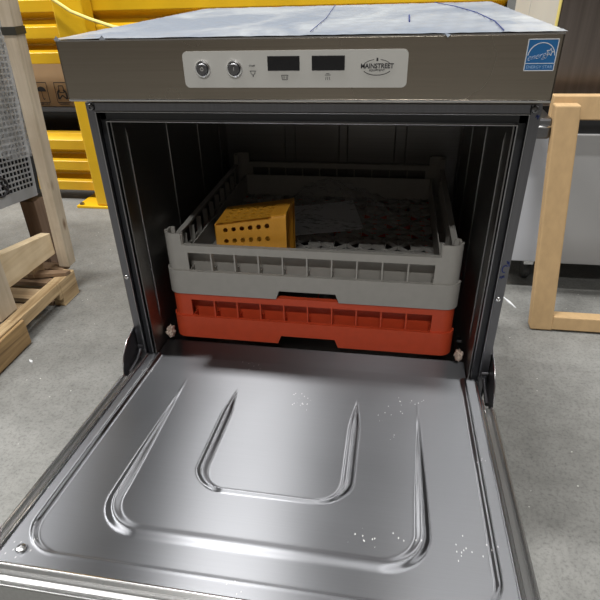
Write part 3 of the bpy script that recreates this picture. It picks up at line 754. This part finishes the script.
# nailed-on outer board, older and darker, near the camera
ob = MB(); ob.box(PX+.002, PX+.012, -.40, .43, .004, .084)
tag(ob.build('side_board', M['old_wood'], None, bevel=.003), 'dark weathered board nailed along the near side of the pallet', 'board')
# splintered scrap lying across the pallet end
sp = MB(); sp.hexa([(-1.02, .655, .0885), (-.905, .690, .0885), (-.900, .712, .0885), (-1.03, .685, .0885), (-1.02, .655, .104), (-.905, .690, .100), (-.900, .712, .100), (-1.03, .685, .106)])
tag(sp.build('wood_scrap', M['brown_wood'], None, bevel=.001), 'splintered dark wood scrap on the pallet end at the foot of the upright', 'wood scrap')

cr = empty('wooden_crate', 'pale timber crate frame with tall upright around the wrapped unit at left', 'crate', (-1.4, .5, .09))
def cbox(name, mat, x0, x1, y0, y1, z0, z1, bv=.002): return MB().box(x0+1.4, x1+1.4, y0-.5, y1-.5, z0-.09, z1-.09).build(name, mat, cr, bevel=bv)
def post(name, mat, x0, x1, y0, y1, z0, z1, lean):
    P_ = [(x+lean*(z-z0)+1.4, y-.5, z-.09) for z in (z0, z1) for x, y in ((x0, y0), (x1, y0), (x1, y1), (x0, y1))]
    return MB().hexa(P_).build(name, mat, cr, bevel=.002)
post('upright', M['pine_z'], -.966, -.929, .752, .797, .088, 1.25, .045)
post('upright', M['pine_z'], -.990, -.945, .400, .478, .088, 1.25, 0)
bm_ = MB(); bm_.hexa([(x+1.4, y-.5, z-.09) for x, y, z in ((-.998, .35, .150), (-.965, .35, .150), (-.965, .751, .138), (-.998, .751, .138), (-.998, .35, .275), (-.965, .35, .275), (-.965, .751, .212), (-.998, .751, .212))]); bm_.build('brace_board', M['pine'], cr, bevel=.002)
cbox('rear_upright', M['dark_wood'], -1.115, -1.06, .845, .90, .0, .28)
cbox('cross_rail', M['pine_x'], -1.7, -1.0, .66, .72, .088, .135)
sb = MB(); sb.hexa([(x+1.4, y-.5, z-.09) for z in (.792, .812) for x, y in ((-.937, .7505), (-.894, .7505), (-.894, .7985), (-.937, .7985))]); sb.build('strap_band', M['strap'], cr, bevel=.0005)

un = empty('wrapped_unit', 'grey perforated metal unit in clear stretch wrap standing in the crate at left', 'appliance', (-1.05, .863, .299), (R(-7), 0, 0))
UD = .62   # length towards the camera, face looks +x
MB().box(-.45, -.006, -UD, .030, .002, .9).build('cabinet', M['black'], un, bevel=.003)
gr = MB()   # perforated face: horizontal and vertical ribs
nz_, ny_ = 46, 34
gr.box(-.004, .0, -UD, .0, .0, .034); gr.box(-.004, .0, -UD, -UD+.01, .034, .88); gr.box(-.004, .0, -.008, .0, .034, .88)
for i in range(nz_): z = .034+.0165*i; gr.box(-.003, -.0005, -UD+.01, -.008, z+.0112, z+.0165)
for j in range(ny_): y = -.008-.018*j; gr.box(-.0035, -.0008, y-.0040, y, .034, .80)
gr.build('grille_panel', M['grille_paint'], un)
bd = MB(); ps = [(.0015, -.175+.034*math.cos(R(t)), .062+.028*math.sin(R(t))) for t in range(0, 361, 24)]
bd.tube(ps, .0035, 6); bd.tube([(.0015, -.20, .03), (.0015, -.17, .10)], .003, 6); bd.tube([(.0015, -.14, .04), (.0015, -.165, .07)], .004, 6)
bd.build('black_emblem', M['ink'], un, smooth=True)
wr = MB(); nu, nv = 40, 60; rs = np.random.RandomState(8); nn = rs.rand(nv+1, nu+1)
for _ in range(2): nn = (nn+np.roll(nn, 1, 0)+np.roll(nn, 1, 1))/3
for j in range(nv+1):
    for i in range(nu+1):
        u, v = i/nu, j/nv; zz = .165+.035*math.sin(u*5)+(.80-.165)*v
        wr.v.append((.006+.016*nn[j, i]*(1 if i < nu else .2), -UD+(UD+.004)*u, zz))
for j in range(nv):
    for i in range(nu): k = j*(nu+1)+i; wr.f.append((k, k+1, k+nu+2, k+nu+1))
wr.build('stretch_wrap', M['wrap'], un, smooth=True)

# ------------------------------------------------------------------ right: appliance on casters and the cardboard-edged frame
ap = empty('steel_appliance', 'steel appliance on casters with brown reflecting upper front behind the frame at right', 'appliance', (.90, 1.25, 0))
def abox(name, mat, x0, x1, y0, y1, z0, z1, bv=.003): return MB().box(x0-.90, x1-.90, y0-1.25, y1-1.25, z0, z1).build(name, mat, ap, bevel=bv)
abox('cabinet_body', M['grey_panel'], .44, 1.5, .96, 1.5, .10, .56)
abox('left_front_panel', M['pale_panel'], .44, .628, .945, .96, .10, .50)
abox('lower_door', M['grey_door'], .631, 1.5, .94, .96, .10, .503)
abox('upper_cabinet', M['brown_steel'], .521, 1.5, .93, 1.56, .58, 1.5)
k = abox('side_panel', M['white_paint'], .517, .5208, .945, 1.30, .58, 1.5, .001); k['label'] = 'white side panel'
k = abox('side_panel', M['white_paint'], .517, .5208, 1.306, 1.56, .58, 1.5, .001); k['label'] = 'white side panel'
abox('edge_strip', M['cord'], .5165, .5208, .93, .944, .58, 1.5, .0008)
abox('door_gap_trim', M['rubber'], .44, 1.5, .948, .96, .503, .58)
for x, y in ((.60, 1.02), (1.40, 1.02), (.60, 1.42), (1.40, 1.42)):
    cs = MB(); cs.box(x-.90-.016, x-.90+.016, y-1.25-.02, y-1.25+.02, .06, .10)
    k = cs.build('caster_fork', M['bright_steel'], ap, bevel=.003)
    MB().lathe([(.0001, -.011), (.028, -.011), (.032, -.006), (.032, .006), (.028, .011), (.0001, .011)], (x-.90, y-1.25+.012, .032), (1, 0, 0), 20).build('caster_wheel', M['caster'], k, smooth=True)
# clasp seen between dishwasher and frame
cl = empty('metal_latch', 'small steel latch behind the top of the frame stile at right', 'latch', (.503, .78, .556))
MB().box(-.020, .019, .0, .149, -.028, .024).build('latch_body', M['dark_steel'], cl, bevel=.006)
MB().tube([(-.022, .004, .004), (.0, -.004, .004), (.020, .004, .004)], .0030, 8).build('latch_bail', M['bright_steel'], cl, smooth=True)

fm = empty('packing_frame', 'open frame wrapped in tan cardboard leaning in front of the steel appliance at right', 'frame', (.56, .69, 0))
def fpt(s, x, dy=0):   # s: height along the lean; x: across; dy: thickness to the back
    return (x-.56-.0705*s, dy*.99+.129*s, s-dy*.127 if False else s+.0)
def fbar(name, xa, xb, sa, sb_, th=.035):
    p = [fpt(sa, xa), fpt(sa, xb), fpt(sa, xb, th), fpt(sa, xa, th), fpt(sb_, xa), fpt(sb_, xb), fpt(sb_, xb, th), fpt(sb_, xa, th)]
    return MB().hexa(p).build(name, M['edge_card'], fm, bevel=.004)
fbar('stile', .560, .621, .003, .614)
def fbar_level(name, xa, xb, za, zb_, th=.035, y0=0):
    p = []
    for z in (za, zb_): p += [(xa-.56, .129*z+y0, z), (xb-.56, .129*z+y0, z), (xb-.56, .129*z+th, z), (xa-.56, .129*z+th, z)]
    return MB().hexa(p).build(name, M['edge_card'], fm, bevel=.003)
fbar_level('bottom_rail', .618, 1.50, .006, .047); fbar_level('top_rail', .518, 1.455, .572, .630, .065, .0355)
fbar('stile', 1.45, 1.51, .003, .622)
# splinter and chips on the floor
def chip(p, q, w_, label, mat='white', z=.002):
    a_, b_ = Vector((*p, z)), Vector((*q, z)); mb = MB(); t_ = (b_-a_).normalized(); s2 = Vector((-t_.y, t_.x, 0))*w_
    m_ = (a_+b_)/2
    mb.hexa([a_-s2*.4-Vector((0, 0, z)), m_-s2-Vector((0, 0, z)), b_-Vector((0, 0, z)), m_+s2-Vector((0, 0, z)), a_-s2*.4+Vector((0, 0, .001)), m_-s2+Vector((0, 0, .001)), b_+Vector((0, 0, .001)), m_+s2+Vector((0, 0, .001))])
    return tag(mb.build('wood_splinter', M[mat]), label, 'splinter')
chip((.510, .885), (.541, .812), .0035, 'thin pale splinter on the floor between dishwasher and leaning frame')
chip((-.852, .352), (-.835, .338), .004, 'small pale chip on the floor beside the pallet')
chip((.588, .735), (.598, .738), .004, 'tiny pale scrap beside the foot of the leaning frame') if False else None

# ceiling fixtures that carry the hall's lights
for i, (x, y, sx, sy_, p) in enumerate(LIGHTS):
    c_ = struct(MB().box(x-sx/2-.04, x+sx/2+.04, y-sy_/2-.04, y+sy_/2+.04, CEIL-.06, CEIL-.001).build('trim_%d' % (i+1), M['wall']))
